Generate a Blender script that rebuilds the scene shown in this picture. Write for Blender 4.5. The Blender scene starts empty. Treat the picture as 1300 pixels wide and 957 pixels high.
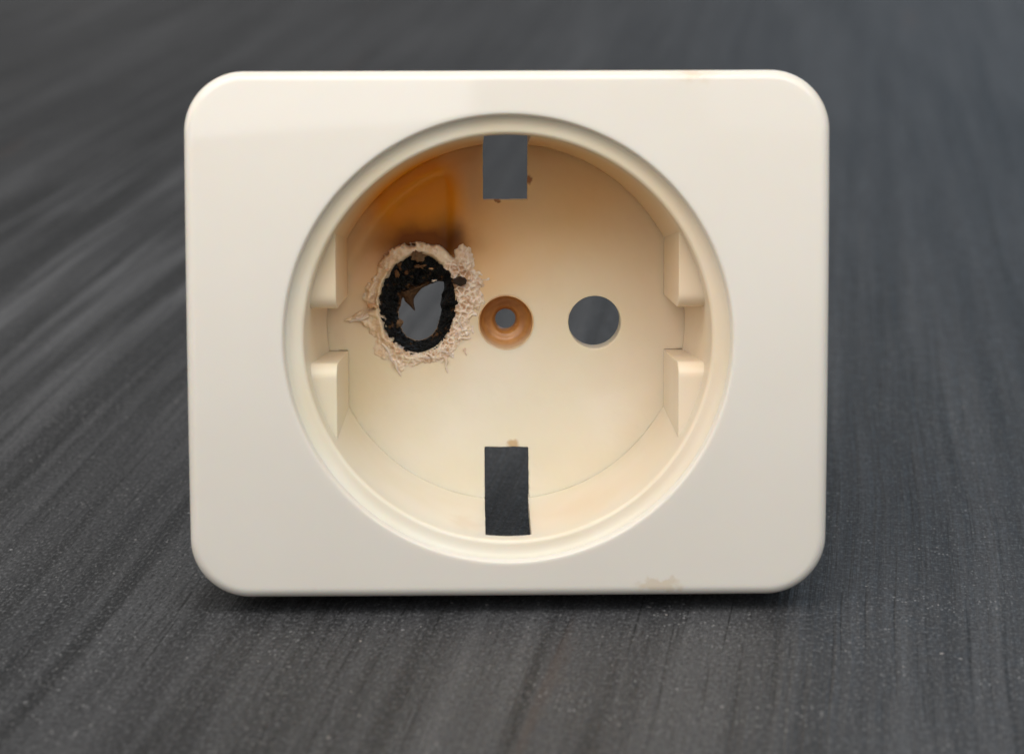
import bpy, bmesh, math, random
import numpy as np
from mathutils import Matrix, Vector

random.seed(7)
rng = np.random.default_rng(7)
scene = bpy.context.scene
col = scene.collection
MM = 0.001
PI = math.pi

# ------------------------------------------------------------------ camera
LEAN = math.radians(8.4)            # the socket leans back a little on its skirt
YAW, PHI, ROLL = -0.01608, 0.11164, -0.00290
F_PX, DIST = 3172.4, 250.0          # focal length in photo pixels, distance in mm
TX, TY = -0.3686, -0.0339
SKIRT = 16.0                        # depth of the cover's skirt
PW, PH, PV0 = 64.44, 53.06, 0.31    # cover width, height, centre above the recess axis
DRAFT = math.tan(math.radians(0.5))
BASE_V = PV0 - PH / 2 + SKIRT * DRAFT      # back edge of the skirt touches the table
BASE = Vector((0, SKIRT, BASE_V))

MW = Matrix.Rotation(-LEAN, 3, 'X')


def rmat():
    base = Matrix(((1, 0, 0), (0, 0, -1), (0, 1, 0)))      # (u,w,v) local -> cam x right, y down, z fwd
    cy, sy = math.cos(YAW), math.sin(YAW)
    cp, sp = math.cos(PHI), math.sin(PHI)
    cr, sr = math.cos(ROLL), math.sin(ROLL)
    ry = Matrix(((cy, 0, sy), (0, 1, 0), (-sy, 0, cy)))
    rx = Matrix(((1, 0, 0), (0, cp, -sp), (0, sp, cp)))
    rz = Matrix(((cr, -sr, 0), (sr, cr, 0), (0, 0, 1)))
    return rz @ rx @ ry @ base


RM = rmat()
origin_w = -(MW @ BASE)             # recess axis on the face plane, world mm (base point is at 0,0,0)
cam_rot = MW @ RM.transposed()      # cam axes in world
cam_pos = origin_w - cam_rot @ Vector((TX, TY, DIST))
cam_rot_b = cam_rot @ Matrix(((1, 0, 0), (0, -1, 0), (0, 0, -1)))
cd = bpy.data.cameras.new('camera')
cam = bpy.data.objects.new('camera', cd)
col.objects.link(cam)
m4 = cam_rot_b.to_4x4()
m4.translation = cam_pos * MM
cam.matrix_world = m4
cd.sensor_width = 36
cd.lens = 36 * F_PX / 1300
cd.shift_x = 0.0
cd.shift_y = -45.5 / 1300
cd.clip_start = 0.01
cd.clip_end = 20
cd.dof.use_dof = True
cd.dof.focus_distance = 0.268
cd.dof.aperture_fstop = cd.lens / 2.7
scene.camera = cam

# ------------------------------------------------------------------ world and lamps
world = bpy.data.worlds.new('World')
scene.world = world
world.use_nodes = True
wb = world.node_tree.nodes['Background']
wb.inputs[0].default_value = (0.98, 0.975, 0.96, 1)
wb.inputs[1].default_value = 0.20


def area(name, loc, target, sx, sy, power, color, spread=180):
    ld = bpy.data.lights.new(name, 'AREA')
    ld.shape = 'RECTANGLE'
    ld.size, ld.size_y = sx, sy
    ld.energy = power
    ld.color = color
    ld.spread = math.radians(spread)
    o = bpy.data.objects.new(name, ld)
    o.location = loc
    d = Vector(target) - Vector(loc)
    o.rotation_euler = d.to_track_quat('-Z', 'Y').to_euler()
    col.objects.link(o)
    return o


area('overhead_softbox', (-0.02, -0.085, 0.170), (0, 0.005, 0.05), 0.36, 0.10, 0.178, (1.0, 0.972, 0.93), 120)
area('window_light', (-0.47, -1.02, 0.685), (-0.47, 0, 0.685), 0.92, 0.78, 4.3, (0.97, 0.99, 1.0))
area('window_light', (0.36, -1.02, 0.685), (0.36, 0, 0.685), 0.40, 0.78, 0.55, (0.93, 0.97, 1.0))
area('top_fill', (-0.05, -0.50, 1.0), (-0.05, -0.1, 0), 2.0, 0.9, 5.0, (1.0, 0.985, 0.955))  # unseen soft fill added overhead to lift the table
area('far_fill', (0.0, 0.90, 0.85), (0.0, 0.80, 0), 1.6, 0.6, 2.2, (1.0, 1.0, 1.0), 80)  # unseen fill added to brighten the far end of the table
area('left_fill', (-0.85, -0.15, 0.32), (0, 0, 0.03), 0.5, 0.45, 1.1, (1.0, 0.95, 0.87))  # warm fill added from the left for the cover's left edge
area('cool_fill', (0.50, -0.35, 0.30), (0.1, -0.02, 0.0), 0.35, 0.30, 0.35, (0.50, 0.74, 1.0))
area('sheen_fill', (0.42, 1.15, 0.42), (0.06, -0.03, 0.0), 0.55, 0.30, 0.18, (0.42, 0.70, 1.0), 100)  # unseen bluish light added behind for a sheen on the table

vs = scene.view_settings
vs.view_transform = 'Standard'
vs.look = 'None'
vs.exposure = -0.08
vs.gamma = 1.0
vs.use_curve_mapping = False

# ------------------------------------------------------------------ node helpers


class NT:
    def __init__(self, name):
        self.m = bpy.data.materials.new(name)
        self.m.use_nodes = True
        self.t = self.m.node_tree
        self.bsdf = self.t.nodes['Principled BSDF']

    def n(self, typ, **kw):
        nd = self.t.nodes.new(typ)
        for k, v in kw.items():
            setattr(nd, k, v)
        return nd

    def lk(self, a, b):
        self.t.links.new(a, b)

    def put(self, sock, v):
        if hasattr(v, 'node'):
            self.lk(v, sock)
        else:
            sock.default_value = v

    def math(self, op, a, b=0.0, c=None, clamp=False):
        nd = self.n('ShaderNodeMath', operation=op, use_clamp=clamp)
        self.put(nd.inputs[0], a)
        self.put(nd.inputs[1], b)
        if c is not None:
            self.put(nd.inputs[2], c)
        return nd.outputs[0]

    def vmath(self, op, a, b=None):
        nd = self.n('ShaderNodeVectorMath', operation=op)
        self.put(nd.inputs[0], a)
        if b is not None:
            self.put(nd.inputs[1], b)
        return nd

    def mm(self):
        tc = self.n('ShaderNodeTexCoord')
        nd = self.n('ShaderNodeVectorMath', operation='SCALE')
        self.lk(tc.outputs['Object'], nd.inputs[0])
        nd.inputs['Scale'].default_value = 1000.0
        return nd.outputs[0]

    def noise(self, vec, scale, detail=3, rough=0.5, dist=0.0):
        nd = self.n('ShaderNodeTexNoise')
        self.put(nd.inputs['Vector'], vec)
        nd.inputs['Scale'].default_value = scale
        nd.inputs['Detail'].default_value = detail
        nd.inputs['Roughness'].default_value = rough
        nd.inputs['Distortion'].default_value = dist
        return nd.outputs[0]

    def ramp(self, v, a, b, lo=0.0, hi=1.0, smooth=True):
        nd = self.n('ShaderNodeMapRange')
        nd.interpolation_type = 'SMOOTHSTEP' if smooth else 'LINEAR'
        self.put(nd.inputs[0], v)
        nd.inputs[1].default_value = a
        nd.inputs[2].default_value = b
        nd.inputs[3].default_value = lo
        nd.inputs[4].default_value = hi
        return nd.outputs[0]

    def mix(self, f, a, b):
        nd = self.n('ShaderNodeMix', data_type='RGBA')
        self.put(nd.inputs[0], f)
        for s, v in ((nd.inputs[6], a), (nd.inputs[7], b)):
            if hasattr(v, 'node'):
                self.lk(v, s)
            else:
                s.default_value = (*v, 1)
        return nd.outputs[2]

    def blob(self, vec, c, r, amp=1.0, warp=None):
        """soft elliptical stain centred at c (u,w,v) with radii r"""
        d = self.vmath('SUBTRACT', vec, c).outputs[0]
        if warp is not None:
            d = self.vmath('ADD', d, warp).outputs[0]
        d = self.vmath('DIVIDE', d, r).outputs[0]
        ln = self.vmath('LENGTH', d).outputs['Value']
        q = self.math('MULTIPLY', ln, ln)
        g = self.math('EXPONENT', self.math('MULTIPLY', q, -1.0))
        return self.math('MULTIPLY', g, amp)

    def bump(self, h, strength, dist):
        nd = self.n('ShaderNodeBump')
        nd.inputs['Strength'].default_value = strength
        nd.inputs['Distance'].default_value = dist
        self.lk(h, nd.inputs['Height'])
        self.lk(nd.outputs[0], self.bsdf.inputs['Normal'])

    def warp(self, vec, scale, amp):
        nd = self.n('ShaderNodeTexNoise')
        self.put(nd.inputs['Vector'], vec)
        nd.inputs['Scale'].default_value = scale
        nd.inputs['Detail'].default_value = 3
        s = self.vmath('SUBTRACT', nd.outputs[1], (0.5, 0.5, 0.5)).outputs[0]
        return self.vmath('MULTIPLY', s, (amp, amp, amp)).outputs[0]


CREAM = (0.80, 0.735, 0.615)
BIG = 1e3


def plastic(name, base=CREAM, sss=0.12, rough=0.28):
    k = NT(name)
    b = k.bsdf
    b.inputs['Roughness'].default_value = rough
    b.inputs['IOR'].default_value = 1.5
    b.inputs['Subsurface Weight'].default_value = sss
    b.inputs['Subsurface Radius'].default_value = (1.0, 0.55, 0.25)
    b.inputs['Subsurface Scale'].default_value = 0.0011
    k.v = k.mm()
    return k


def mat_cover():
    k = plastic('cream_plastic_cover', (0.80, 0.745, 0.65), 0.25)
    v = k.v
    c = k.mix(k.ramp(k.noise(v, 0.07, 2), 0.3, 0.7), (0.80, 0.740, 0.655), (0.812, 0.753, 0.670))
    vo = k.n('ShaderNodeTexVoronoi')
    k.lk(v, vo.inputs['Vector'])
    vo.inputs['Scale'].default_value = 0.28
    sc_ = k.n('ShaderNodeSeparateColor')
    k.lk(vo.outputs['Color'], sc_.inputs[0])
    dt = k.math('LESS_THAN', vo.outputs['Distance'], k.ramp(sc_.outputs[0], 0.7, 1.0, 0.0, 0.045, False))
    c = k.mix(k.math('MULTIPLY', dt, 0.28), c, (0.22, 0.16, 0.11))
    # tiny smudges and specks of dirt
    sp = k.ramp(k.noise(v, 1.3, 4, 0.6), 0.72, 0.80)
    c = k.mix(k.math('MULTIPLY', sp, 0.07), c, (0.33, 0.27, 0.2))
    # the brown stain by the bottom edge and a faint one at the top
    w = k.warp(v, 0.9, 2.6)
    st = k.blob(v, (15.2, 0, -25.1), (2.6, BIG, 0.75), 1.0, w)
    st = k.ramp(st, 0.25, 0.75)
    c = k.mix(k.math('MULTIPLY', st, 0.30), c, (0.55, 0.36, 0.13))
    st2 = k.blob(v, (18.5, 0, 26.4), (1.6, BIG, 0.5), 0.35, w)
    c = k.mix(st2, c, (0.62, 0.42, 0.22))
    k.lk(c, k.bsdf.inputs['Base Color'])
    k.lk(k.ramp(k.noise(v, 0.5, 4), 0.3, 0.75, 0.03, 0.06), k.bsdf.inputs['Roughness'])
    return k.m


def mat_inner(name, floor=False):
    """cream plastic yellowed and browned by heat round the burnt pin hole"""
    k = plastic(name, CREAM, 0.10, 0.3)
    v = k.v
    w = k.warp(v, 0.16, 3.5)
    c = k.mix(k.ramp(k.noise(v, 0.1, 2), 0.3, 0.7), (0.80, 0.725, 0.575), (0.84, 0.775, 0.655))
    # general heat yellowing of the upper half, some of its shade painted in
    sep = k.n('ShaderNodeSeparateXYZ')
    k.lk(k.vmath('ADD', v, w).outputs[0], sep.inputs[0])
    up = k.ramp(sep.outputs[2], -11.0, 17.0)
    dep = k.ramp(sep.outputs[1], -2.5, 8.5)
    c = k.mix(k.math('MULTIPLY', k.math('MULTIPLY', up, dep), 0.82), c, (0.82, 0.55, 0.25))
    # tan by the top slot and over the upper right
    c = k.mix(k.blob(v, (8.0, 17, 13.5), (6.5, 7, 5.0), 0.6, w), c, (0.80, 0.46, 0.17))
    c = k.mix(k.blob(v, (-1.5, 17, 9.5), (6, 9, 5), 0.45, w), c, (0.82, 0.49, 0.22))
    # yellowed lower left
    c = k.mix(k.blob(v, (-15.5, 17, -7.0), (7, 14, 7), 0.55, w), c, (0.74, 0.60, 0.36))
    # warm light from the left, painted into the right-hand side
    c = k.mix(k.ramp(sep.outputs[0], 6.0, 21.0, 0, 0.5), c, (0.76, 0.575, 0.40))
    wd = k.warp(v, 0.45, 1.3)
    # broad brown burn above the pin hole
    c = k.mix(k.blob(v, (-9.5, 17, 7.0), (8.5, 10, 8.5), 0.75, w), c, (0.74, 0.36, 0.10))
    c = k.mix(k.math('MINIMUM', k.blob(v, (-9.2, 18, 13.0), (5.6, 8, 5.6), 1.5, w), 0.97), c, (0.88, 0.34, 0.016))
    c = k.mix(k.math('MINIMUM', k.blob(v, (-8.8, 18, 8.4), (4.9, 5, 2.3), 1.25, wd), 0.95), c, (0.20, 0.052, 0.004))
    c = k.mix(k.blob(v, (-5.6, 18, 8.9), (1.3, 5, 2.3), 0.85, wd), c, (0.10, 0.028, 0.004))
    # pale clean strip beside the slot
    c = k.mix(k.blob(v, (-3.4, 17.4, 14.2), (1.1, 2.5, 3.8), 0.6), c, (0.62, 0.36, 0.18))
    # orange glow at the slot corners put into the colour; tinge along the bottom wall
    c = k.mix(k.blob(v, (0.0, 13, 19.0), (6.5, 5, 1.4), 0.55, w), c, (0.66, 0.29, 0.08))
    c = k.mix(k.blob(v, (7.0, 9, -18.5), (8.0, 7, 4), 0.30, w), c, (0.70, 0.42, 0.20))
    c = k.mix(k.ramp(k.blob(v, (-4.3, 6.5, -19), (1.8, 3.5, 4), 0.85, k.warp(v, 0.7, 2.5)), .1, .9, 0, .22), c, (0.60, 0.38, 0.18))
    if floor:
        w2 = k.warp(v, 1.6, 0.8)
        c = k.mix(k.ramp(k.blob(v, (0.75, 17.4, -13.25), (0.8, 3, 0.8), 1.0, w2), 0.3, 0.8, 0, 0.65), c, (0.46, 0.26, 0.09))
        c = k.mix(k.ramp(k.blob(v, (2.5, 17.4, 15.3), (0.35, 3, 0.6), 1.0, w2), 0.3, 0.8, 0, 0.8), c, (0.28, 0.08, 0.02))
        c = k.mix(k.ramp(k.blob(v, (-0.9, 17.4, 13.1), (0.5, 3, 0.25), 1.0, w2), 0.3, 0.8, 0, 0.8), c, (0.28, 0.09, 0.02))
        # grime specks
        sp = k.ramp(k.noise(v, 2.2, 4, 0.6), 0.70, 0.80)
        c = k.mix(k.math('MULTIPLY', sp, 0.15), c, (0.20, 0.11, 0.05))
    sc = k.ramp(k.noise(v, 1.1, 5, 0.65), 0.62, 0.78)
    c = k.mix(k.math('MULTIPLY', sc, 0.04), c, (0.35, 0.22, 0.1))
    k.lk(c, k.bsdf.inputs['Base Color'])
    b = k.bsdf
    b.inputs['Roughness'].default_value = 0.27
    b.inputs['Subsurface Weight'].default_value = 0.30
    b.inputs['Subsurface Scale'].default_value = 0.0016
    b = k.bsdf
    b.inputs['IOR'].default_value = 1.32
    return k.m


def mat_boss():
    k = plastic('scorched_boss_plastic', CREAM, 0.1, 0.32)
    v = k.v
    sep = k.n('ShaderNodeSeparateXYZ')
    k.lk(v, sep.inputs[0])
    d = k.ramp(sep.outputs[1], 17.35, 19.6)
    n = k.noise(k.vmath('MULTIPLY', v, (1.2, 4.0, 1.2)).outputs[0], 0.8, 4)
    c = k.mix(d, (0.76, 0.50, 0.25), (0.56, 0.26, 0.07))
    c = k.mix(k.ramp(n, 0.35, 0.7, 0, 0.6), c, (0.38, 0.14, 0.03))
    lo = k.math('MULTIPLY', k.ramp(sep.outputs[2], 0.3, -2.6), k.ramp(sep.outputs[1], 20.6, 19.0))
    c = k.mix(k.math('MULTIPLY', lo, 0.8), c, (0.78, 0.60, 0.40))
    k.lk(c, k.bsdf.inputs['Base Color'])
    return k.m


def mat_melt():
    k = plastic('melted_tan_plastic', CREAM, 0.30, 0.24)
    v = k.v
    at = k.n('ShaderNodeAttribute')
    at.attribute_name = 'tone'
    sp = k.n('ShaderNodeSeparateColor')
    k.lk(at.outputs['Color'], sp.inputs[0])
    n = k.noise(v, 1.1, 4, 0.6)
    c = k.mix(k.ramp(n, 0.3, 0.7), (0.78, 0.52, 0.31), (0.85, 0.65, 0.45))
    c = k.mix(sp.outputs[0], c, (0.86, 0.69, 0.58))          # whitish foam
    c = k.mix(sp.outputs[1], c, (0.50, 0.26, 0.12))        # brown pits
    c = k.mix(sp.outputs[2], c, (0.03, 0.018, 0.012))        # soot, and painted shade in the gap behind the lip
    sm = k.ramp(k.noise(v, 2.4, 4, 0.7), 0.60, 0.74)
    c = k.mix(k.math('MULTIPLY', sm, 0.35), c, (0.25, 0.12, 0.05))
    k.lk(c, k.bsdf.inputs['Base Color'])
    k.bump(k.noise(v, 4.0, 3, 0.5), 0.22, 0.0001)
    return k.m


def mat_char():
    k = NT('black_char')
    v = k.mm()
    at = k.n('ShaderNodeAttribute')
    at.attribute_name = 'tone'
    sp = k.n('ShaderNodeSeparateColor')
    k.lk(at.outputs['Color'], sp.inputs[0])
    n = k.noise(v, 2.2, 5, 0.7)
    c = k.mix(k.ramp(n, 0.35, 0.7), (0.004, 0.004, 0.004), (0.013, 0.013, 0.012))
    br = k.ramp(k.noise(v, 1.0, 3), 0.60, 0.70)
    c = k.mix(k.math('MULTIPLY', br, 0.55), c, (0.20, 0.085, 0.022))
    c = k.mix(sp.outputs[0], c, (0.20, 0.085, 0.028))        # scorched brown edge
    c = k.mix(sp.outputs[1], c, (0.50, 0.30, 0.15))          # tan lip
    k.lk(c, k.bsdf.inputs['Base Color'])
    k.bsdf.inputs['IOR'].default_value = 1.32
    k.lk(k.ramp(n, 0.3, 0.7, 0.28, 0.6), k.bsdf.inputs['Roughness'])
    k.bump(k.noise(v, 6.0, 5, 0.7), 0.8, 0.00025)
    return k.m


def mat_table():
    k = NT('dark_stained_wood')
    tc = k.mm()
    mp = k.n('ShaderNodeMapping')
    k.lk(tc, mp.inputs[0])
    mp.inputs['Rotation'].default_value = (0, 0, math.radians(GRAIN))
    v0 = mp.outputs[0]                              # y runs along the grain
    bend = k.warp(k.vmath('MULTIPLY', v0, (0.012, 0.006, 0.01)).outputs[0], 1.0, 6.0)
    bend = k.vmath('MULTIPLY', bend, (1, 0, 0)).outputs[0]
    v = k.vmath('ADD', v0, bend).outputs[0]

    def streak(sx, sy, detail=4, rough=0.55):
        return k.noise(k.vmath('MULTIPLY', v, (sx, sy, sx)).outputs[0], 1.0, detail, rough)
    fine = streak(1.9, 0.02, 3, 0.55)
    mid = streak(0.36, 0.008, 5, 0.6)
    wide = streak(0.07, 0.0045, 3, 0.5)
    cloud = k.noise(v0, 0.022, 4, 0.6)
    mott = k.noise(v0, 0.5, 5, 0.65)
    c = k.mix(k.ramp(mid, 0.36, 0.64), (0.028, 0.028, 0.0288), (0.060, 0.060, 0.062))
    c = k.mix(k.ramp(wide, 0.45, 0.72, 0, 0.65), c, (0.10, 0.10, 0.103))
    c = k.mix(k.ramp(cloud, 0.35, 0.72, 0, 0.45), c, (0.046, 0.0455, 0.049))
    c = k.mix(k.ramp(mott, 0.45, 0.75, 0, 0.35), c, (0.09, 0.09, 0.094))
    gro = k.ramp(fine, 0.30, 0.40, 1, 0)
    c = k.mix(k.math('MULTIPLY', gro, 0.7), c, (0.010, 0.010, 0.010))
    pale = k.math('MULTIPLY', k.ramp(streak(0.27, 0.0055, 4, 0.6), 0.53, 0.66), k.ramp(k.noise(k.vmath('MULTIPLY', v, (0.016, 0.007, 0.016)).outputs[0], 1.0, 3, 0.6), 0.42, 0.62))
    c = k.mix(k.math('MULTIPLY', pale, 0.42), c, (0.11, 0.11, 0.113))
    # the board's worn left end, where the stain has been rubbed thin along the grain
    worn = k.math('MINIMUM', k.blob(tc, (-95.0, 150.0, 0.0), (75.0, 90.0, 50.0), 1.5), 1.0)
    rub = k.math('MULTIPLY', k.ramp(streak(0.20, 0.0045, 5, 0.6), 0.47, 0.62), worn)
    c = k.mix(k.math('MULTIPLY', rub, 0.85), c, (0.165, 0.165, 0.170))
    c = k.mix(k.math('MULTIPLY', k.ramp(streak(0.17, 0.004, 4, 0.6), 0.50, 0.38), k.math('MULTIPLY', worn, 0.7)), c, (0.022, 0.022, 0.0225))
    dk = k.ramp(streak(0.32, 0.005, 4, 0.6), 0.46, 0.36)
    c = k.mix(k.math('MULTIPLY', dk, 0.6), c, (0.017, 0.017, 0.017))
    grit = k.noise(k.vmath('MULTIPLY', v, (1.0, 0.6, 1.0)).outputs[0], 2.6, 4, 0.7)
    c = k.mix(k.ramp(grit, 0.50, 0.70, 0, 0.75), c, (0.155, 0.155, 0.16))
    c = k.mix(k.ramp(grit, 0.48, 0.34, 0, 0.75), c, (0.018, 0.018, 0.018))
    # a few reddish brown streaks where the stain is thin
    red = k.ramp(streak(0.16, 0.007, 2), 0.68, 0.76, 0, 0.35)
    c = k.mix(red, c, (0.085, 0.056, 0.043))
    # pale dust and worn specks
    vo = k.n('ShaderNodeTexVoronoi')
    k.lk(k.vmath('MULTIPLY', v, (1.0, 0.62, 1.0)).outputs[0], vo.inputs['Vector'])
    vo.inputs['Scale'].default_value = 2.3
    sz = k.n('ShaderNodeSeparateColor')
    k.lk(vo.outputs['Color'], sz.inputs[0])
    rad = k.ramp(sz.outputs[0], 0.25, 1.0, 0.0, 0.36, False)
    dot = k.math('LESS_THAN', vo.outputs['Distance'], rad)
    patch = k.ramp(k.noise(v, 0.07, 3), 0.40, 0.66)
    dot = k.math('MULTIPLY', dot, k.math('MULTIPLY', k.math('ADD', k.math('MULTIPLY', patch, 0.8), 0.12), k.math('ADD', k.math('MULTIPLY', sz.outputs[1], 0.7), 0.1)))
    c = k.mix(dot, c, (0.30, 0.295, 0.29))
    vo2 = k.n('ShaderNodeTexVoronoi')
    k.lk(v, vo2.inputs['Vector'])
    vo2.inputs['Scale'].default_value = 0.55
    s2 = k.n('ShaderNodeSeparateColor')
    k.lk(vo2.outputs['Color'], s2.inputs[0])
    d2 = k.math('LESS_THAN', vo2.outputs['Distance'], k.ramp(s2.outputs[0], 0.75, 1.0, 0.0, 0.11, False))
    c = k.mix(k.math('MULTIPLY', d2, 0.75), c, k.mix(s2.outputs[1], (0.45, 0.40, 0.36), (0.30, 0.30, 0.31)))
    wn = k.ramp(k.noise(k.vmath('MULTIPLY', v, (3.4, 0.7, 3.4)).outputs[0], 1.0, 4, 0.7), 0.60, 0.76)
    wn = k.math('MULTIPLY', wn, k.ramp(mid, 0.42, 0.64, 0.1, 0.6))
    c = k.mix(wn, c, (0.19, 0.188, 0.19))
    k.lk(c, k.bsdf.inputs['Base Color'])
    k.bsdf.inputs['IOR'].default_value = 1.33
    k.lk(k.ramp(mott, 0.3, 0.7, 0.46, 0.62), k.bsdf.inputs['Roughness'])
    h = k.math('ADD', k.math('MULTIPLY', fine, 1.0), k.math('MULTIPLY', mid, 1.3))
    h = k.math('ADD', h, k.math('MULTIPLY', mott, 0.5))
    k.bump(h, 0.55, 0.0004)
    return k.m


GRAIN = 8.5
M_COVER = mat_cover()
M_INNER = mat_inner('heat_stained_plastic')
M_FLOOR = mat_inner('burnt_floor_plastic', True)
M_BOSS = mat_boss()
M_MELT = mat_melt()
M_CHAR = mat_char()
M_TABLE = mat_table()

# ------------------------------------------------------------------ mesh helpers


def mesh_obj(name, verts, faces, mat, parent=None, smooth=True, angle=None, tone=None):
    """verts (n,3) in mm as (u, w, v)"""
    me = bpy.data.meshes.new(name)
    verts = np.asarray(verts, dtype=np.float64) * MM
    me.from_pydata(verts.tolist(), [], faces if isinstance(faces, list) else faces.tolist())
    me.update()
    if smooth:
        me.polygons.foreach_set('use_smooth', [True] * len(me.polygons))
        if angle:
            me.set_sharp_from_angle(angle=math.radians(angle))
    if tone is not None:
        a = me.color_attributes.new('tone', 'FLOAT_COLOR', 'POINT')
        a.data.foreach_set('color', np.ascontiguousarray(tone, dtype=np.float32).ravel())
    me.materials.append(mat)
    o = bpy.data.objects.new(name, me)
    col.objects.link(o)
    if parent is not None:
        o.parent = parent
        if parent is socket:
            o.location = -BASE * MM       # part origin = recess axis on the face plane
    return o


def fix_normals(o):
    bm = bmesh.new()
    bm.from_mesh(o.data)
    bmesh.ops.recalc_face_normals(bm, faces=bm.faces)
    bm.to_mesh(o.data)
    bm.free()


def loops_mesh(loops, closed=True):
    """list of equal-length rings -> verts, quads; rings wrap, and the list wraps too when closed"""
    n = len(loops[0])
    v = np.concatenate(loops)
    L = len(loops)
    f = []
    for i in range(L if closed else L - 1):
        a, b = i * n, ((i + 1) % L) * n
        for j in range(n):
            k = (j + 1) % n
            f.append((a + j, a + k, b + k, b + j))
    return v, f


def ring(r, w, n=360):
    t = np.linspace(0, 2 * PI, n, endpoint=False)
    return np.stack([r * np.cos(t), np.full(n, w), r * np.sin(t)], 1)


def rrect(hw, hh, r, n):
    """rounded rectangle sampled by polar angle"""
    t = np.linspace(0, 2 * PI, n, endpoint=False)
    c, s = np.cos(t), np.sin(t)
    lo, hi = np.zeros(n), np.full(n, 80.0)
    for _ in range(45):
        m = (lo + hi) / 2
        x, y = np.abs(m * c) - (hw - r), np.abs(m * s) - (hh - r)
        d = np.hypot(np.maximum(x, 0), np.maximum(y, 0)) + np.minimum(np.maximum(x, y), 0) - r
        lo, hi = np.where(d < 0, m, lo), np.where(d < 0, hi, m)
    return np.stack([lo * c, lo * s], 1)


def hash2(ix, iy, seed):
    h = (ix.astype(np.int64) * 374761393 + iy.astype(np.int64) * 668265263 + seed * 1442695041) & 0xFFFFFFFF
    h = ((h ^ (h >> 13)) * 1274126177) & 0xFFFFFFFF
    h = ((h ^ (h >> 16)) * 2246822519) & 0xFFFFFFFF
    return ((h ^ (h >> 15)) & 0xFFFFFF) / float(0xFFFFFF)


def vnoise(x, y, seed=0):
    x0, y0 = np.floor(x), np.floor(y)
    fx, fy = x - x0, y - y0
    fx, fy = fx * fx * fx * (fx * (fx * 6 - 15) + 10), fy * fy * fy * (fy * (fy * 6 - 15) + 10)
    ix, iy = x0.astype(np.int64), y0.astype(np.int64)
    a, b = hash2(ix, iy, seed), hash2(ix + 1, iy, seed)
    c, d = hash2(ix, iy + 1, seed), hash2(ix + 1, iy + 1, seed)
    return (a * (1 - fx) + b * fx) * (1 - fy) + (c * (1 - fx) + d * fx) * fy - 0.5


def fbm(x, y, seed=0, oct=4, gain=0.5):
    s, a = 0, 1.0
    for i in range(oct):
        ca, sa = math.cos(i * 1.1), math.sin(i * 1.1)
        s = s + a * vnoise((x * ca - y * sa) * 2 ** i + 17.3 * i, (x * sa + y * ca) * 2 ** i, seed + i)
        a *= gain
    return s


def worley(x, y, seed=0):
    """F1, F2-F1"""
    ix, iy = np.floor(x).astype(np.int64), np.floor(y).astype(np.int64)
    f1 = np.full(x.shape, 9.0)
    f2 = np.full(x.shape, 9.0)
    for dx in (-1, 0, 1):
        for dy in (-1, 0, 1):
            cx, cy = ix + dx, iy + dy
            px = cx + hash2(cx, cy, seed)
            py = cy + hash2(cx, cy, seed + 91)
            d = np.hypot(px - x, py - y)
            f2 = np.where(d < f1, f1, np.minimum(f2, d))
            f1 = np.minimum(f1, d)
    return f1, f2 - f1


def sstep(a, b, x):
    t = np.clip((x - a) / (b - a), 0, 1)
    return t * t * (3 - 2 * t)


def surface_nets(F, org, h):
    """mesh the zero level of F (negative inside)"""
    S = F < 0
    nx, ny, nz = F.shape
    c = [S[i:nx - 1 + i, j:ny - 1 + j, k:nz - 1 + k] for i in (0, 1) for j in (0, 1) for k in (0, 1)]
    cnt = sum(x.astype(np.int8) for x in c)
    cells = np.argwhere((cnt > 0) & (cnt < 8))
    ids = np.full((nx - 1, ny - 1, nz - 1), -1, np.int64)
    ids[cells[:, 0], cells[:, 1], cells[:, 2]] = np.arange(len(cells))
    acc = np.zeros((len(cells), 3))
    num = np.zeros(len(cells))
    corners = [(i, j, k) for i in (0, 1) for j in (0, 1) for k in (0, 1)]
    for a in corners:
        for ax in range(3):
            if a[ax]:
                continue
            b = list(a)
            b[ax] = 1
            fa = F[cells[:, 0] + a[0], cells[:, 1] + a[1], cells[:, 2] + a[2]]
            fb = F[cells[:, 0] + b[0], cells[:, 1] + b[1], cells[:, 2] + b[2]]
            m = (fa < 0) != (fb < 0)
            t = np.where(m, fa / np.where(m, fa - fb, 1), 0)
            p = np.tile(np.array(a, float), (len(cells), 1))
            p[:, ax] += t
            acc += p * m[:, None]
            num += m
    V = (cells + acc / num[:, None]) * h + np.array(org)
    quads = []
    for ax in range(3):
        sl0 = [slice(None)] * 3
        sl1 = [slice(None)] * 3
        sl0[ax], sl1[ax] = slice(0, -1), slice(1, None)
        A, B = S[tuple(sl0)], S[tuple(sl1)]
        e = np.argwhere(A != B)
        o1, o2 = [x for x in range(3) if x != ax]
        ok = (e[:, o1] > 0) & (e[:, o2] > 0) & (e[:, o1] < F.shape[o1] - 1) & (e[:, o2] < F.shape[o2] - 1)
        e = e[ok]
        flip = A[e[:, 0], e[:, 1], e[:, 2]]
        if ax == 1:
            flip = ~flip
        q = []
        for d1, d2 in ((1, 1), (0, 1), (0, 0), (1, 0)):
            p = e.copy()
            p[:, o1] -= d1
            p[:, o2] -= d2
            q.append(ids[p[:, 0], p[:, 1], p[:, 2]])
        q = np.stack(q, 1)
        q[~flip] = q[~flip][:, ::-1]
        quads.append(q)
    return V, np.concatenate(quads)


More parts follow.
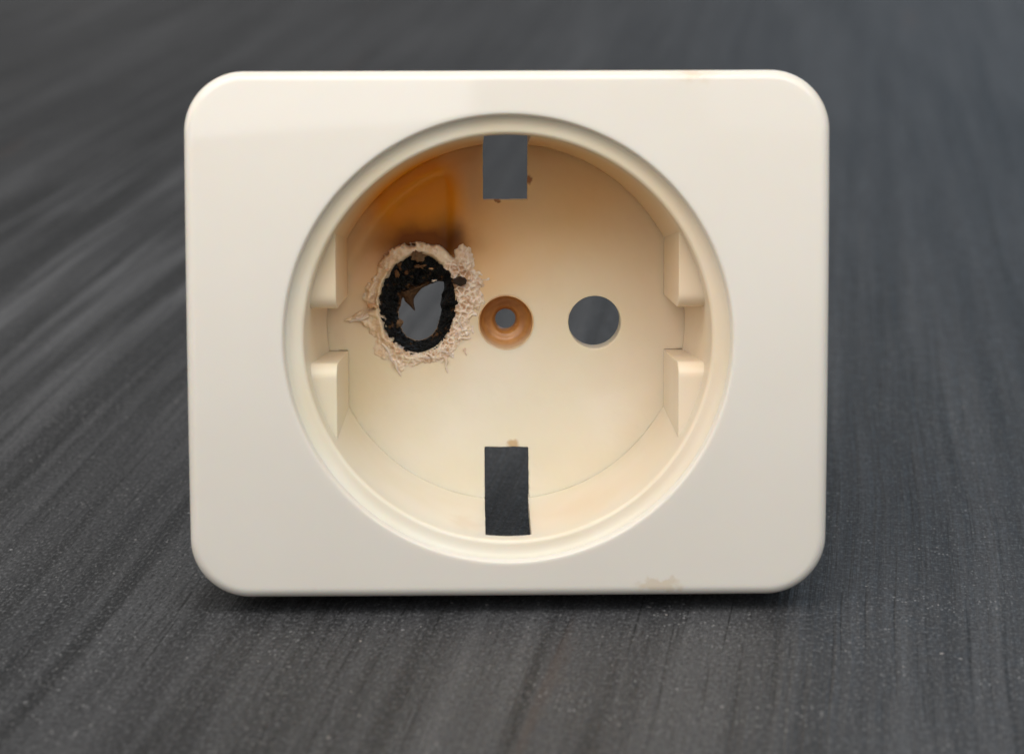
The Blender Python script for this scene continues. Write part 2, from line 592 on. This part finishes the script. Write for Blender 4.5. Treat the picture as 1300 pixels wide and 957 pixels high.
# ------------------------------------------------------------------ table
def build_table():
    bm = bmesh.new()
    x0, x1, y0, y1, z0 = -0.7, 0.7, -0.45, 1.5, -0.028
    bmesh.ops.create_cube(bm, size=1.0)
    for v in bm.verts:
        v.co = Vector((x0 if v.co.x < 0 else x1, y0 if v.co.y < 0 else y1, z0 if v.co.z < 0 else 0.0))
    bmesh.ops.bevel(bm, geom=bm.edges[:], offset=0.002, segments=3, affect='EDGES')
    me = bpy.data.meshes.new('table_top')
    bm.to_mesh(me)
    bm.free()
    me.materials.append(M_TABLE)
    o = bpy.data.objects.new('table_top', me)
    o['kind'] = 'structure'
    col.objects.link(o)


build_table()

# ------------------------------------------------------------------ the socket
socket = bpy.data.objects.new('power_socket', None)
socket.empty_display_size = 0.01
socket.rotation_euler = (-LEAN, 0, 0)
socket['label'] = 'cream plastic wall socket cover with one pin hole burnt black, standing on dark wood'
socket['category'] = 'socket'
col.objects.link(socket)

# --- cover plate: domed face, rounded rim, hollow skirt, lip round the recess
NP = 720


def build_cover():
    def dome(p):
        return 0.35 * (p[:, 0] / 32.2) ** 2 + 0.95 * ((p[:, 1] - PV0) / 26.5) ** 2 - 0.30 + 0.0065 * p[:, 0] ** 2 / 841 * p[:, 1]

    def rr(inset):
        p = rrect(PW / 2 - inset, PH / 2 - inset, max(6.0 - inset, 0.5), NP)
        p[:, 1] += PV0
        return p

    def lp(p, w):
        return np.stack([p[:, 0], np.broadcast_to(w, (len(p),)), p[:, 1]], 1)
    t = np.linspace(0, 2 * PI, NP, endpoint=False)

    def circ(r):
        return np.stack([r * np.cos(t), r * np.sin(t)], 1)
    L = []
    L.append(lp(circ(23.4), 2.4))
    L.append(lp(rr(2.2), 2.4))
    L.append(lp(rr(1.9 + (SKIRT - 2) * DRAFT), SKIRT))
    L.append(lp(rr(SKIRT * DRAFT), SKIRT))
    R = 1.1
    f_in = rr(R)
    wf = dome(f_in)
    L.append(lp(rr(2.2 * DRAFT), 2.2 + wf * 0.5))
    for a in np.linspace(0.0, PI / 2, 9):
        ins = R * (1 - math.cos(a))
        L.append(lp(rr(ins), wf + R * (1 - math.sin(a))))
    c0 = circ(22.95)
    wc = dome(c0)
    for s in np.linspace(0, 1, 26)[1:]:
        p = f_in * (1 - s) + c0 * s
        L.append(lp(p, dome(p)))
    for r, dw, k in ((22.74, 0.006, 1), (22.66, 0.025, 1), (22.59, 0.07, 1), (22.54, 0.14, 1), (22.50, 0.25, 1),
                     (22.46, 0.42, .8), (22.42, 0.65, .5), (22.36, 0.95, .2), (22.28, 1.3, 0), (22.2, 2.4, 0)):
        L.append(lp(circ(r), wc * k + dw))
    v, f = loops_mesh(L)
    o = mesh_obj('cover_plate', v, f, M_COVER, socket, angle=50)
    fix_normals(o)


build_cover()

# --- collar: the shallow cove between the plate and the recess
prof = [(22.6, 0.95), (22.25, 1.08), (22.05, 1.24), (21.8, 1.38), (21.5, 1.46), (21.2, 1.49), (20.98, 1.50)]
for a in np.linspace(0, PI / 2, 7)[1:]:
    prof.append((20.98 - 0.42 * math.sin(a), 1.92 - 0.42 * math.cos(a)))
prof += [(20.52, 2.4), (20.44, 3.3), (22.9, 3.3), (22.9, 1.9)]
v, f = loops_mesh([ring(r, w, 512) for r, w in prof])
fix_normals(mesh_obj('collar_ring', v, f, M_INNER, socket, angle=45))

# --- recess wall: two half shells between the earth-clip slots
R_TOP, R_BOT, W_TOP, W_FL = 20.44, 19.12, 3.3, 17.4


def rwall(w):
    return R_TOP + (R_BOT - R_TOP) * (w - W_TOP) / (W_FL - W_TOP)


def build_wall():
    verts, faces = [], []
    for side in (1, -1):
        ws = list(np.linspace(W_TOP + 0.002, W_FL, 15)) + [19.0]
        nt = 150
        shells = []
        for off in (0.0, 1.5):
            rows = []
            for w in ws:
                r = rwall(w) + off
                e = math.asin(2.36 / r)
                tt = np.linspace(-PI / 2 + e, PI / 2 - e, nt)
                u = r * np.cos(tt) * side
                v_ = r * np.sin(tt)
                jag = 0.045 * fbm(np.full(1, w * 1.6), np.full(1, side * 5.0 + 2), 4)
                u[0] += side * jag[0]
                u[-1] -= side * jag[0]
                rows.append(np.stack([u, np.full(nt, w), v_], 1))
            shells.append(np.array(rows))
        base = len(verts)
        nw = len(ws)
        for sh in shells:
            verts.extend(sh.reshape(-1, 3).tolist())

        def ix(s, i, j):
            return base + s * nw * nt + i * nt + j
        for s in (0, 1):
            for i in range(nw - 1):
                for j in range(nt - 1):
                    faces.append((ix(s, i, j), ix(s, i, j + 1), ix(s, i + 1, j + 1), ix(s, i + 1, j)))
        for j in range(nt - 1):
            for i in (0, nw - 1):
                faces.append((ix(0, i, j), ix(0, i, j + 1), ix(1, i, j + 1), ix(1, i, j)))
        for i in range(nw - 1):
            for j in (0, nt - 1):
                faces.append((ix(0, i, j), ix(0, i + 1, j), ix(1, i + 1, j), ix(1, i, j)))
    o = mesh_obj('recess_wall', verts, faces, M_INNER, socket, angle=40)
    fix_normals(o)


build_wall()

# --- four guide ribs on the sides of the recess
def build_rib(sx, sy):
    W0, RF = 4.1, 1.5
    pr = [(3.0, 19.0), (2.95, 17.4), (2.80, W0 + RF)]
    for a in np.linspace(0, PI / 2, 8)[1:]:
        pr.append((2.80 + RF * (1 - math.cos(a)), W0 + RF * (1 - math.sin(a))))
    pr += [(v_, W0) for v_ in np.linspace(5, 11.6, 10)]
    pr += [(11.6, 17.4), (11.6, 19.0)]
    bm = bmesh.new()
    inn, out = [], []
    for v_, w in pr:
        ui = 17.42 + (16.86 - 17.42) * (w - W0) / (W_FL - W0)
        uo = max(math.sqrt((rwall(w) + 0.75) ** 2 - v_ * v_), ui + 0.02)
        inn.append(bm.verts.new((sx * ui, w, sy * v_)))
        out.append(bm.verts.new((sx * uo, w, sy * v_)))
    n = len(pr)
    edges = []
    for i in range(n):
        j = (i + 1) % n
        bm.faces.new((inn[i], inn[j], out[j], out[i]))
    bm.faces.new(inn)
    bm.faces.new(out)
    bm.edges.ensure_lookup_table()
    bmesh.ops.recalc_face_normals(bm, faces=bm.faces)
    iset = set(inn)
    ed = [e for e in bm.edges if e.verts[0] in iset and e.verts[1] in iset and min(e.verts[0].co.y, e.verts[1].co.y) < 17.3
          and max(abs(e.verts[0].co.z), abs(e.verts[1].co.z)) < 11.59]
    bmesh.ops.bevel(bm, geom=ed, offset=0.22, segments=3, affect='EDGES', clamp_overlap=True)
    vs_ = np.array([v.co[:] for v in bm.verts])
    bm.verts.index_update()
    fs = [[v.index for v in f.verts] for f in bm.faces]
    bm.free()
    o = mesh_obj('guide_rib', vs_, fs, M_INNER, socket, angle=35)
    fix_normals(o)


for sx in (-1, 1):
    for sy in (1, -1):
        build_rib(sx, sy)

# --- melted hole: shared shape functions
EC, EA, EB, EROT = (-9.4, 2.1), 4.1, 5.4, math.radians(4)


def ellip(u, v):
    du, dv = u - EC[0], v - EC[1]
    c, s = math.cos(EROT), math.sin(EROT)
    a, b = (du * c - dv * s) / EA, (du * s + dv * c) / EB
    e = np.hypot(a, b)
    th = np.degrees(np.arctan2(dv, du)) % 360
    return (e - 1) * np.hypot(du, dv) / np.maximum(e, 1e-3), th


RIMW = [(0, 4.1), (15, 4.2), (30, 4.0), (42, 3.7), (48, 3.6), (53, 2.4), (60, 1.25), (75, 1.1), (90, 1.0), (120, 1.2), (150, 1.3), (172, 1.6),
        (186, 1.9), (193, 3.5), (199, 1.9), (212, 1.7), (225, 1.9), (243, 2.0), (255, 2.5), (264, 1.5), (275, 1.3),
        (290, 2.0), (303, 2.8), (315, 2.3), (330, 2.4), (345, 2.9), (360, 3.6)]

# --- recess floor with slots, pin hole, screw hole and the burnt hole
def build_floor():
    h = 0.1
    us = np.arange(-19.5, 19.51, h)
    wsx = np.arange(16.4, 20.61, h)
    U, V = np.meshgrid(us, us, indexing='ij')
    wob = 0.05 * fbm(U * 1.4, V * 1.4, 11)
    P = np.hypot(U, V) - 19.18
    P = np.maximum(P, -np.maximum(16.92 - np.abs(U), 2.90 - np.abs(V)))
    P = np.maximum(P, -np.maximum(np.abs(U + 0.03) - 2.36 + wob, 13.16 - V + wob))
    P = np.maximum(P, -np.maximum(np.abs(U - 0.03) - 2.36 + wob, 13.42 + V + wob))
    P = np.maximum(P, -(np.hypot(U - 9.5, V) - 2.82 + 0.3 * wob))
    P = np.maximum(P, -(np.hypot(U, V) - 2.86 + 0.3 * wob))
    de, _ = ellip(U, V)
    P = np.maximum(P, -(de + 0.1))
    # heat-sagged pocket above the burnt hole
    r = np.hypot(U, V)
    pk = sstep(18.3, 16.7, r) * sstep(-4.9, -6.6, U) * sstep(3.0, 8.5, V)
    corner = np.hypot(np.maximum(U + 8.0, 0), np.maximum(r - 15.5, 0))
    pk *= sstep(3.1, 1.8, corner)
    sag = 0.6 * pk
    sag += 0.10 * fbm(U * 0.25, V * 0.25, 3)
    # swollen ridge beside the slot
    sag -= 0.22 * np.exp(-((U + 4.0) / 1.1) ** 2) * sstep(7, 11, V) * sstep(18.5, 16.5, V)
    Wc = wsx[None, None, :] - sag[:, :, None]
    F = np.maximum(P[:, :, None], np.abs(Wc - (W_FL + 0.75)) - 0.75)
    V3, q = surface_nets(F.astype(np.float32), (us[0], us[0], wsx[0]), h)
    verts = V3[:, [0, 2, 1]]
    o = mesh_obj('recess_floor', verts, q, M_FLOOR, socket, angle=55)
    fix_normals(o)


build_floor()

# --- counterbored screw boss
prof = [(2.98, 17.36), (2.88, 17.34), (2.82, 17.45), (2.78, 18.2), (2.72, 19.4), (2.62, 19.9), (2.35, 20.3), (1.9, 20.45), (1.6, 20.5),
        (1.42, 20.62), (1.3, 20.9), (1.12, 21.15), (1.1, 22.4), (3.9, 22.4), (3.9, 18.5), (3.1, 18.5)]
v, f = loops_mesh([ring(r, w, 128) for r, w in prof])
fix_normals(mesh_obj('screw_boss', v, f, M_BOSS, socket, angle=45))

# --- sleeve behind the sound pin hole
prof = [(2.80, 18.0), (2.80, 20.7), (3.9, 20.7), (3.9, 18.5), (3.2, 18.0)]
v, f = loops_mesh([ring(r, w, 96) + np.array([9.5, 0, 0]) for r, w in prof])
fix_normals(mesh_obj('pin_sleeve', v, f, M_INNER, socket, angle=45))


# --- melted, foamed plastic round the burnt hole
def build_melt():
    h = 0.055
    us = np.arange(-17.8, -0.9, h)
    vs_ = np.arange(-6.6, 10.2, h)
    U, V = np.meshgrid(us, vs_, indexing='ij')
    ju = U + 0.30 * fbm(U * 0.9, V * 0.9, 21)
    jv = V + 0.30 * fbm(U * 0.9, V * 0.9, 22)
    d, th = ellip(ju, jv)
    a, w_ = zip(*RIMW)
    Wd = np.interp(th, a, w_)
    Wd = Wd * (1 + 0.42 * fbm(U * 1.0, V * 1.0, 5)) + 0.45 * fbm(U * 2.3, V * 2.3, 6)
    Wd = np.maximum(Wd, 0.5)
    s = d / Wd
    foam = np.clip(np.interp(th, [0, 46, 53, 60, 215, 250, 275, 360], [1, 1, .5, 0, 0.1, 0.55, 0.9, 1]), 0, 1)
    # smooth rolled lip
    sc = np.clip(s, 0, 1)
    roll = 0.62 * np.sqrt(np.clip(1 - ((sc - 0.30) / 0.70) ** 2, 0, 1)) + 0.12 * fbm(d * 1.4, th * 0.03, 19, 2)
    m1 = 0.16 + 0.10 * fbm(th * 0.06, th * 0, 23, 2)
    m2 = 0.74 + 0.30 * fbm(th * 0.05, th * 0 + 4, 24, 2)
    fold = 0.10 + 0.58 * np.exp(-((sc - m1) / 0.17) ** 2) + (0.42 + 0.5 * fbm(th * 0.04, th * 0 + 9, 25, 2)) * np.exp(-((sc - m2) / 0.17) ** 2)
    fk = sstep(118, 140, th)
    lip = roll * (1 - fk) + fold * fk + 0.28 * fbm(U * 0.8, V * 0.8, 7, 2)
    # foam: cell walls stand up, cells are pits
    q1, e1 = worley((ju + 0.16 * fbm(U * 2.6, V * 2.6, 61)) * 1.6 + 3, (jv + 0.16 * fbm(U * 2.6, V * 2.6, 62)) * 1.6, 31)
    q2, e2 = worley((ju + 0.12 * fbm(U * 4, V * 4, 63)) * 3.4 + 9, (jv + 0.12 * fbm(U * 4, V * 4, 64)) * 3.4, 37)
    wall = np.maximum(sstep(0.26, 0.0, e1), 0.75 * sstep(0.24, 0.0, e2))
    pit = 1 - wall
    edge = sstep(1.05, 0.55, s + 0.30 * fbm(U * 2.0, V * 2.0, 8))
    ftop = 0.10 + 0.72 * sstep(1.05, 0.0, s)
    # raised flake at the upper right of the foam
    flake = np.exp(-(((U + 4.55) / 0.75) ** 2 + ((V - 7.6) / 1.5) ** 2))
    fh = (ftop * (0.42 + 0.46 * wall) - 0.10 * sstep(0.15, 0.6, e1)) * edge + 0.9 * flake - 0.32 * (1 - edge) + 0.10 * fbm(U * 3, V * 3, 9)
    hgt = lip * (1 - foam) + fh * foam
    # outside: sink under the floor; inside: curl down into the hole
    hgt = np.where(s > 1, hgt - (s - 1) * Wd * 2.5 - 0.02, hgt)
    hgt = hgt - sstep(0.25, -0.9, d) * 1.6 * (1 - 0.35 * foam) - np.where(d < -0.3, (-0.3 - d) * 1.2, 0)
    # the narrow gap behind the lip at the upper right
    gap = np.exp(-((d - 1.45) / 0.22) ** 2) * sstep(48, 54, th) * sstep(104, 80, th)
    hgt = hgt - 0.9 * gap
    hgt += 0.03 * fbm(U * 5, V * 5, 10)
    for _ in range(2):
        g = np.pad(hgt, 1, mode='edge')
        g = (g[:-2, 1:-1] + g[2:, 1:-1] + 2 * g[1:-1, 1:-1]) / 4
        g = np.pad(g, 1, mode='edge')
        hgt = (g[1:-1, :-2] + g[1:-1, 2:] + 2 * g[1:-1, 1:-1]) / 4
    keep = (hgt > -0.28) & (d > -1.0)
    keep |= (d <= 0.2) & (d > -1.0)
    keep &= d > -1.0 + 0.95 * foam + 0.3 * fbm(U * 2, V * 2, 55)
    keep &= np.hypot(U, V) > 3.05
    # colour: r foam-white, g brown pits, b soot and painted gap shade
    n3 = fbm(U * 1.3, V * 1.3, 41)
    R_ = np.clip(foam * (0.35 + 0.65 * wall) + 0.12 * n3, 0, 1)
    G_ = np.clip(foam * (sstep(0.22, 0.5, e1) * 0.55 + 0.25 * sstep(0.3, 0.6, e2)) * sstep(0.95, 0.2, s) + 0.45 * sstep(0.12, 0.34, n3), 0, 0.9)
    B_ = np.clip(0.85 * sstep(0.0, -0.55, d + 0.25 * n3) + 0.95 * gap + 0.4 * sstep(0.8, 1.1, s) * (th > 55) * (th < 130), 0, 1)
    idx = np.full(U.shape, -1, np.int64)
    cell = keep[:-1, :-1] & keep[1:, :-1] & keep[1:, 1:] & keep[:-1, 1:]
    used = np.zeros(U.shape, bool)
    for i in (0, 1):
        for j in (0, 1):
            used[i:U.shape[0] - 1 + i, j:U.shape[1] - 1 + j] |= cell
    ids = np.argwhere(used)
    n = len(ids)
    idx[used] = np.arange(n)
    # sideways drift gives the foam undercuts
    drift = 0.08 * foam
    top = np.stack([(U + drift * fbm(U * 2.2, V * 2.2, 51))[used], W_FL - hgt[used], (V + drift * fbm(U * 2.2, V * 2.2, 52))[used]], 1)
    bot = top.copy()
    bot[:, 1] += 0.35
    verts = np.concatenate([top, bot])
    ci = np.argwhere(cell)
    A = idx[ci[:, 0], ci[:, 1]]
    B = idx[ci[:, 0] + 1, ci[:, 1]]
    C = idx[ci[:, 0] + 1, ci[:, 1] + 1]
    D = idx[ci[:, 0], ci[:, 1] + 1]
    fs = np.stack([A, B, C, D], 1)
    # rim faces
    from collections import Counter
    e = np.concatenate([np.stack([A, B], 1), np.stack([B, C], 1), np.stack([C, D], 1), np.stack([D, A], 1)])
    key = np.minimum(e[:, 0], e[:, 1]) * (n + 1) + np.maximum(e[:, 0], e[:, 1])
    uq, inv, cnt = np.unique(key, return_inverse=True, return_counts=True)
    be = e[cnt[inv] == 1]
    side = np.stack([be[:, 1], be[:, 0], be[:, 0] + n, be[:, 1] + n], 1)
    faces = np.concatenate([fs, fs[:, ::-1] + n, side])
    tone = np.stack([R_[used], G_[used], B_[used], np.ones(n)], 1)
    tone = np.concatenate([tone, tone])
    # stringy threads pulled out of the melt
    V_, F_, T_ = verts.tolist(), faces.tolist(), tone.tolist()
    for (u0, v0, u1, v1, r0) in ((-6.5, -3.6, -6.3, -5.3, .16), (-5.2, -1.7, -3.8, -1.55, .14), (-11.3, -3.0, -11.25, -4.1, .14),
                                 (-10.1, -3.2, -9.9, -4.2, .10), (-12.0, -4.0, -11.3, -5.7, .22), (-4.5, -2.6, -4.3, -3.5, .12),
                                 (-14.6, 0.9, -16.6, 0.1, .24), (-6.9, -2.9, -5.5, -3.7, .12), (-5.1, 0.2, -4.2, -1.0, .12),
                                 (-8.8, -3.5, -7.2, -4.1, .13), (-13.2, -2.1, -11.9, -4.4, .15)):
        m = 8
        prev = None
        nn = 9
        for i in range(nn):
            t = i / (nn - 1)
            cu = u0 + (u1 - u0) * t + 0.09 * math.sin(7 * t + u0)
            cv = v0 + (v1 - v0) * t + 0.09 * math.cos(6 * t + v0)
            cw = W_FL - 0.42 + 0.42 * t
            rr_ = r0 * (1 - 0.55 * t) + 0.03 * math.sin(13 * t + v0)
            du, dv = u1 - u0, v1 - v0
            L_ = math.hypot(du, dv)
            nu, nv = -dv / L_, du / L_
            b0 = len(V_)
            for k in range(m):
                a_ = 2 * PI * k / m
                V_.append([cu + nu * rr_ * math.cos(a_), cw + rr_ * math.sin(a_), cv + nv * rr_ * math.cos(a_)])
                T_.append([0.75, 0.05, 0, 1])
            if prev is not None:
                for k in range(m):
                    k2 = (k + 1) % m
                    F_.append([prev + k, prev + k2, b0 + k2, b0 + k])
            prev = b0
    o = mesh_obj('melted_plastic', V_, F_, M_MELT, socket, tone=np.array(T_))
    fix_normals(o)


build_melt()

# --- charred crust lining the hole, down to the ragged opening
OPEN = [(418, 585), (432, 650), (468, 700), (530, 722), (590, 708), (638, 655), (660, 590), (666, 500), (674, 445), (692, 405), (690, 368),
        (655, 360), (622, 376), (560, 404), (505, 425), (455, 440), (435, 470), (428, 510), (412, 545)]


def open_px(p, dw=2.4):
    x, y = 420 + p[0] / 4.786, 280 + p[1] / 4.786
    return (x - 642.1) / 11.75, (405.8 - y) / 11.75


OC = open_px((570, 560))


def open_radius(th):
    pts = np.array([open_px(p) for p in OPEN]) - np.array(OC)
    a = np.arctan2(pts[:, 1], pts[:, 0])
    r = np.hypot(pts[:, 0], pts[:, 1])
    o = np.argsort(a)
    return np.interp(th, a[o], r[o], period=2 * PI)


def build_char():
    nth, nt = 620, 84
    th = np.linspace(-PI, PI, nth, endpoint=False)
    ro = open_radius(th)
    cu, cv = np.cos(th), np.sin(th)
    # outer: ray to the ellipse
    lo, hi = np.zeros(nth), np.full(nth, 12.0)
    for _ in range(40):
        m = (lo + hi) / 2
        d, _t = ellip(OC[0] + m * cu, OC[1] + m * cv)
        lo, hi = np.where(d < 0, m, lo), np.where(d < 0, hi, m)
    rx = lo
    ro = np.minimum(ro + 0.10 * fbm(cu * 9, cv * 9, 61, 4, .6), rx - 0.5)
    t = np.linspace(0, 1, nt)
    TH, T = np.meshgrid(th, t, indexing='ij')
    Rout = (rx + 0.25 + 0.35 * fbm(cu * 6, cv * 6, 62))[:, None]
    Rr = Rout + (ro[:, None] - Rout) * T ** 0.9
    U = OC[0] + Rr * cu[:, None]
    V = OC[1] + Rr * cv[:, None]
    W = 17.05 + 2.9 * T ** 1.15 + 0.9 * sstep(0.12, 0.0, T)
    f1, e1 = worley(U * 1.7, V * 1.7 + T * 2, 71)
    f2, e2 = worley(U * 3.6 + 5, V * 3.6 + T * 3, 72)
    lump = 0.55 * (0.5 - f1) + 0.30 * (0.5 - f2) + 0.5 * fbm(U * 1.2, V * 1.2 + T, 73) + 0.22 * fbm(U * 4, V * 4 + T * 3, 74)
    fade = sstep(0.0, 0.10, T) * (1 - 0.4 * sstep(0.85, 1.0, T))
    W = W - lump * 0.95 * fade
    shift = 0.30 * fbm(U * 1.9, V * 1.9 + T * 2, 75) * fade * (1 - sstep(.9, 1, T))
    U = U + shift * cu[:, None]
    V = V + shift * cv[:, None]
    top = np.stack([U, W, V], 2)
    bot = top.copy()
    bot[:, :, 1] += 0.7
    bot[:, :, 0] += 0.15 * cu[:, None]
    bot[:, :, 2] += 0.15 * cv[:, None]
    n = nth * nt
    verts = np.concatenate([top.reshape(-1, 3), bot.reshape(-1, 3)])
    faces = []
    for i in range(nth):
        k = (i + 1) % nth
        for j in range(nt - 1):
            a, b, c, d = i * nt + j, k * nt + j, k * nt + j + 1, i * nt + j + 1
            faces.append((a, b, c, d))
            faces.append((n + d, n + c, n + b, n + a))
        faces.append((i * nt, n + i * nt, n + k * nt, k * nt))
        z = nt - 1
        faces.append((i * nt + z, k * nt + z, n + k * nt + z, n + i * nt + z))
    deg = np.degrees(TH)
    ul = sstep(60, 85, deg) * sstep(185, 160, deg)
    low = np.clip(sstep(-10, -40, deg) * sstep(-185, -165, deg), 0, 1)
    R_ = np.clip(sstep(0.80, 0.95, T + 0.12 * fbm(U * 2, V * 2, 81)) * ul, 0, 1) * 0.8
    G_ = np.clip(sstep(0.94, 0.985, T) * np.maximum(low, sstep(165, 178, np.abs(deg))), 0, 1) * 0.7
    tone = np.stack([R_, G_, np.zeros_like(R_), np.ones_like(R_)], 2).reshape(-1, 4)
    tone = np.concatenate([tone, tone])
    o = mesh_obj('charred_crust', verts, faces, M_CHAR, socket, angle=80, tone=tone)
    fix_normals(o)
    return o


build_char()

# --- shards left hanging in the opening, and a resin bead beside the hole
def blade(name, pts, thick, tone, seed):
    """curled pointed flake: pts = list of (left_px, right_px, w) cross rows from root to tip"""
    rows = 14
    nn = len(pts)
    V_ = []
    nc = 7
    for i in range(rows):
        s = i / (rows - 1) * (nn - 1)
        k = min(int(s), nn - 2)
        f_ = s - k
        l = [a * (1 - f_) + b * f_ for a, b in zip(open_px(pts[k][0]), open_px(pts[k + 1][0]))]
        r = [a * (1 - f_) + b * f_ for a, b in zip(open_px(pts[k][1]), open_px(pts[k + 1][1]))]
        w = pts[k][2] * (1 - f_) + pts[k + 1][2] * f_
        for j in range(nc):
            g = j / (nc - 1)
            x, y = l[0] * (1 - g) + r[0] * g, l[1] * (1 - g) + r[1] * g
            nz = float(fbm(np.array([x * 3.0]), np.array([y * 3.0]), seed)[0])
            V_.append([x + 0.06 * nz, w - 0.35 * math.sin(PI * g) + 0.25 * nz, y + 0.06 * nz])
    n = len(V_)
    V_ += [[x, w + thick, y] for x, w, y in V_]
    F_ = []
    for i in range(rows - 1):
        for j in range(nc - 1):
            a = i * nc + j
            F_.append((a, a + 1, a + nc + 1, a + nc))
            F_.append((n + a + nc, n + a + nc + 1, n + a + 1, n + a))
        for j in (0, nc - 1):
            a = i * nc + j
            F_.append((a, a + nc, n + a + nc, n + a))
    for j in range(nc - 1):
        for i in (0, rows - 1):
            a = i * nc + j
            F_.append((a, a + 1, n + a + 1, n + a))
    T_ = np.tile(np.array([tone]), (2 * n, 1))
    o = mesh_obj(name, V_, F_, M_CHAR, socket, angle=60, tone=T_)
    fix_normals(o)


blade('charred_shard', [((425, 430), (590, 372), 19.2), ((440, 455), (545, 415), 19.5), ((452, 480), (508, 462), 19.7), ((486, 515), (508, 505), 19.9), ((508, 540), (516, 538), 20.1)],
      0.18, (0.40, 0.05, 0, 1), 5)
blade('charred_shard', [((372, 560), (385, 650), 19.3), ((400, 575), (412, 648), 19.6), ((425, 590), (428, 640), 19.8), ((443, 606), (440, 622), 19.9)],
      0.2, (0.5, 0.35, 0, 1), 8)


def flake(px, rx, ry, w, tone, seed, mat=None):
    """small lumpy scale of half-burnt plastic"""
    cu, cv = open_px(px)
    rx, ry = rx / 56.2, ry / 56.2
    nr, na = 7, 26
    V_ = [[cu, w - 0.22, cv]]
    F_ = []
    for i in range(1, nr + 1):
        for k in range(na):
            a = 2 * PI * k / na
            rr_ = i / nr
            j = 1 + 1.1 * float(fbm(np.array([math.cos(a) * 1.7 + seed]), np.array([math.sin(a) * 1.7]), seed)[0])
            x, y = rx * rr_ * j * math.cos(a), ry * rr_ * j * math.sin(a)
            z = -0.22 * (1 - rr_ ** 2) + 0.22 * float(fbm(np.array([(cu + x) * 3.5]), np.array([(cv + y) * 3.5]), seed + 3)[0])
            V_.append([cu + x, w + z + 0.5 * max(0, rr_ - 0.86), cv + y])
    for k in range(na):
        F_.append((0, 1 + k, 1 + (k + 1) % na))
    for i in range(nr - 1):
        for k in range(na):
            a, b = 1 + i * na + k, 1 + i * na + (k + 1) % na
            F_.append((a, a + na, b + na, b))
    n = len(V_)
    last = 1 + (nr - 1) * na
    V_.append([cu, w + 0.5, cv])
    for k in range(na):
        F_.append((last + (k + 1) % na, last + k, n))
    o = mesh_obj('charred_shard', V_, F_, mat or M_CHAR, socket, angle=70, tone=np.tile(np.array([tone]), (n + 1, 1)))
    fix_normals(o)


flake((540, 192), 40, 30, 16.75, (0.35, 0.22, 0, 1), 11)
flake((553, 262), 34, 13, 17.15, (0.6, 0.08, 0, 1), 14)
flake((408, 303), 15, 22, 17.2, (0.6, 0.05, 0, 1), 17)
flake((470, 300), 12, 10, 17.3, (0.6, 0.0, 0, 1), 19)
flake((612, 273), 17, 6, 17.0, (0.05, 0.95, 0, 1), 23, M_MELT)
flake((630, 352), 15, 8, 18.3, (0.6, 0.1, 0, 1), 29, M_MELT)
flake((268, 492), 30, 18, 16.75, (0.0, 0.75, 0.0, 1), 41, M_MELT)


def build_bead():
    bm = bmesh.new()
    bmesh.ops.create_icosphere(bm, subdivisions=4, radius=1.0)
    cu, cv = (584.0 - 642.5) / 11.85 + 0.05, (409 - 355) / 11.85
    for v in bm.verts:
        x, y, z = v.co
        nz = float(fbm(np.array([x * 2.0 + y]), np.array([z * 2.0]), 91)[0])
        k = 1 + 0.35 * nz
        neck = 1.0 - 0.35 * max(0.0, -x)
        v.co = (cu + 0.68 * x * k - 0.25 * max(0, -x), W_FL - 0.95 + 0.5 * y * k, cv + 0.5 * z * k * neck)
    vv = np.array([v.co[:] for v in bm.verts])
    bm.verts.index_update()
    ff = [[v.index for v in f.verts] for f in bm.faces]
    bm.free()
    mesh_obj('char_bead', vv, ff, M_CHAR, socket, tone=np.tile(np.array([[0.12, 0, 0, 1]]), (len(vv), 1)))


build_bead()
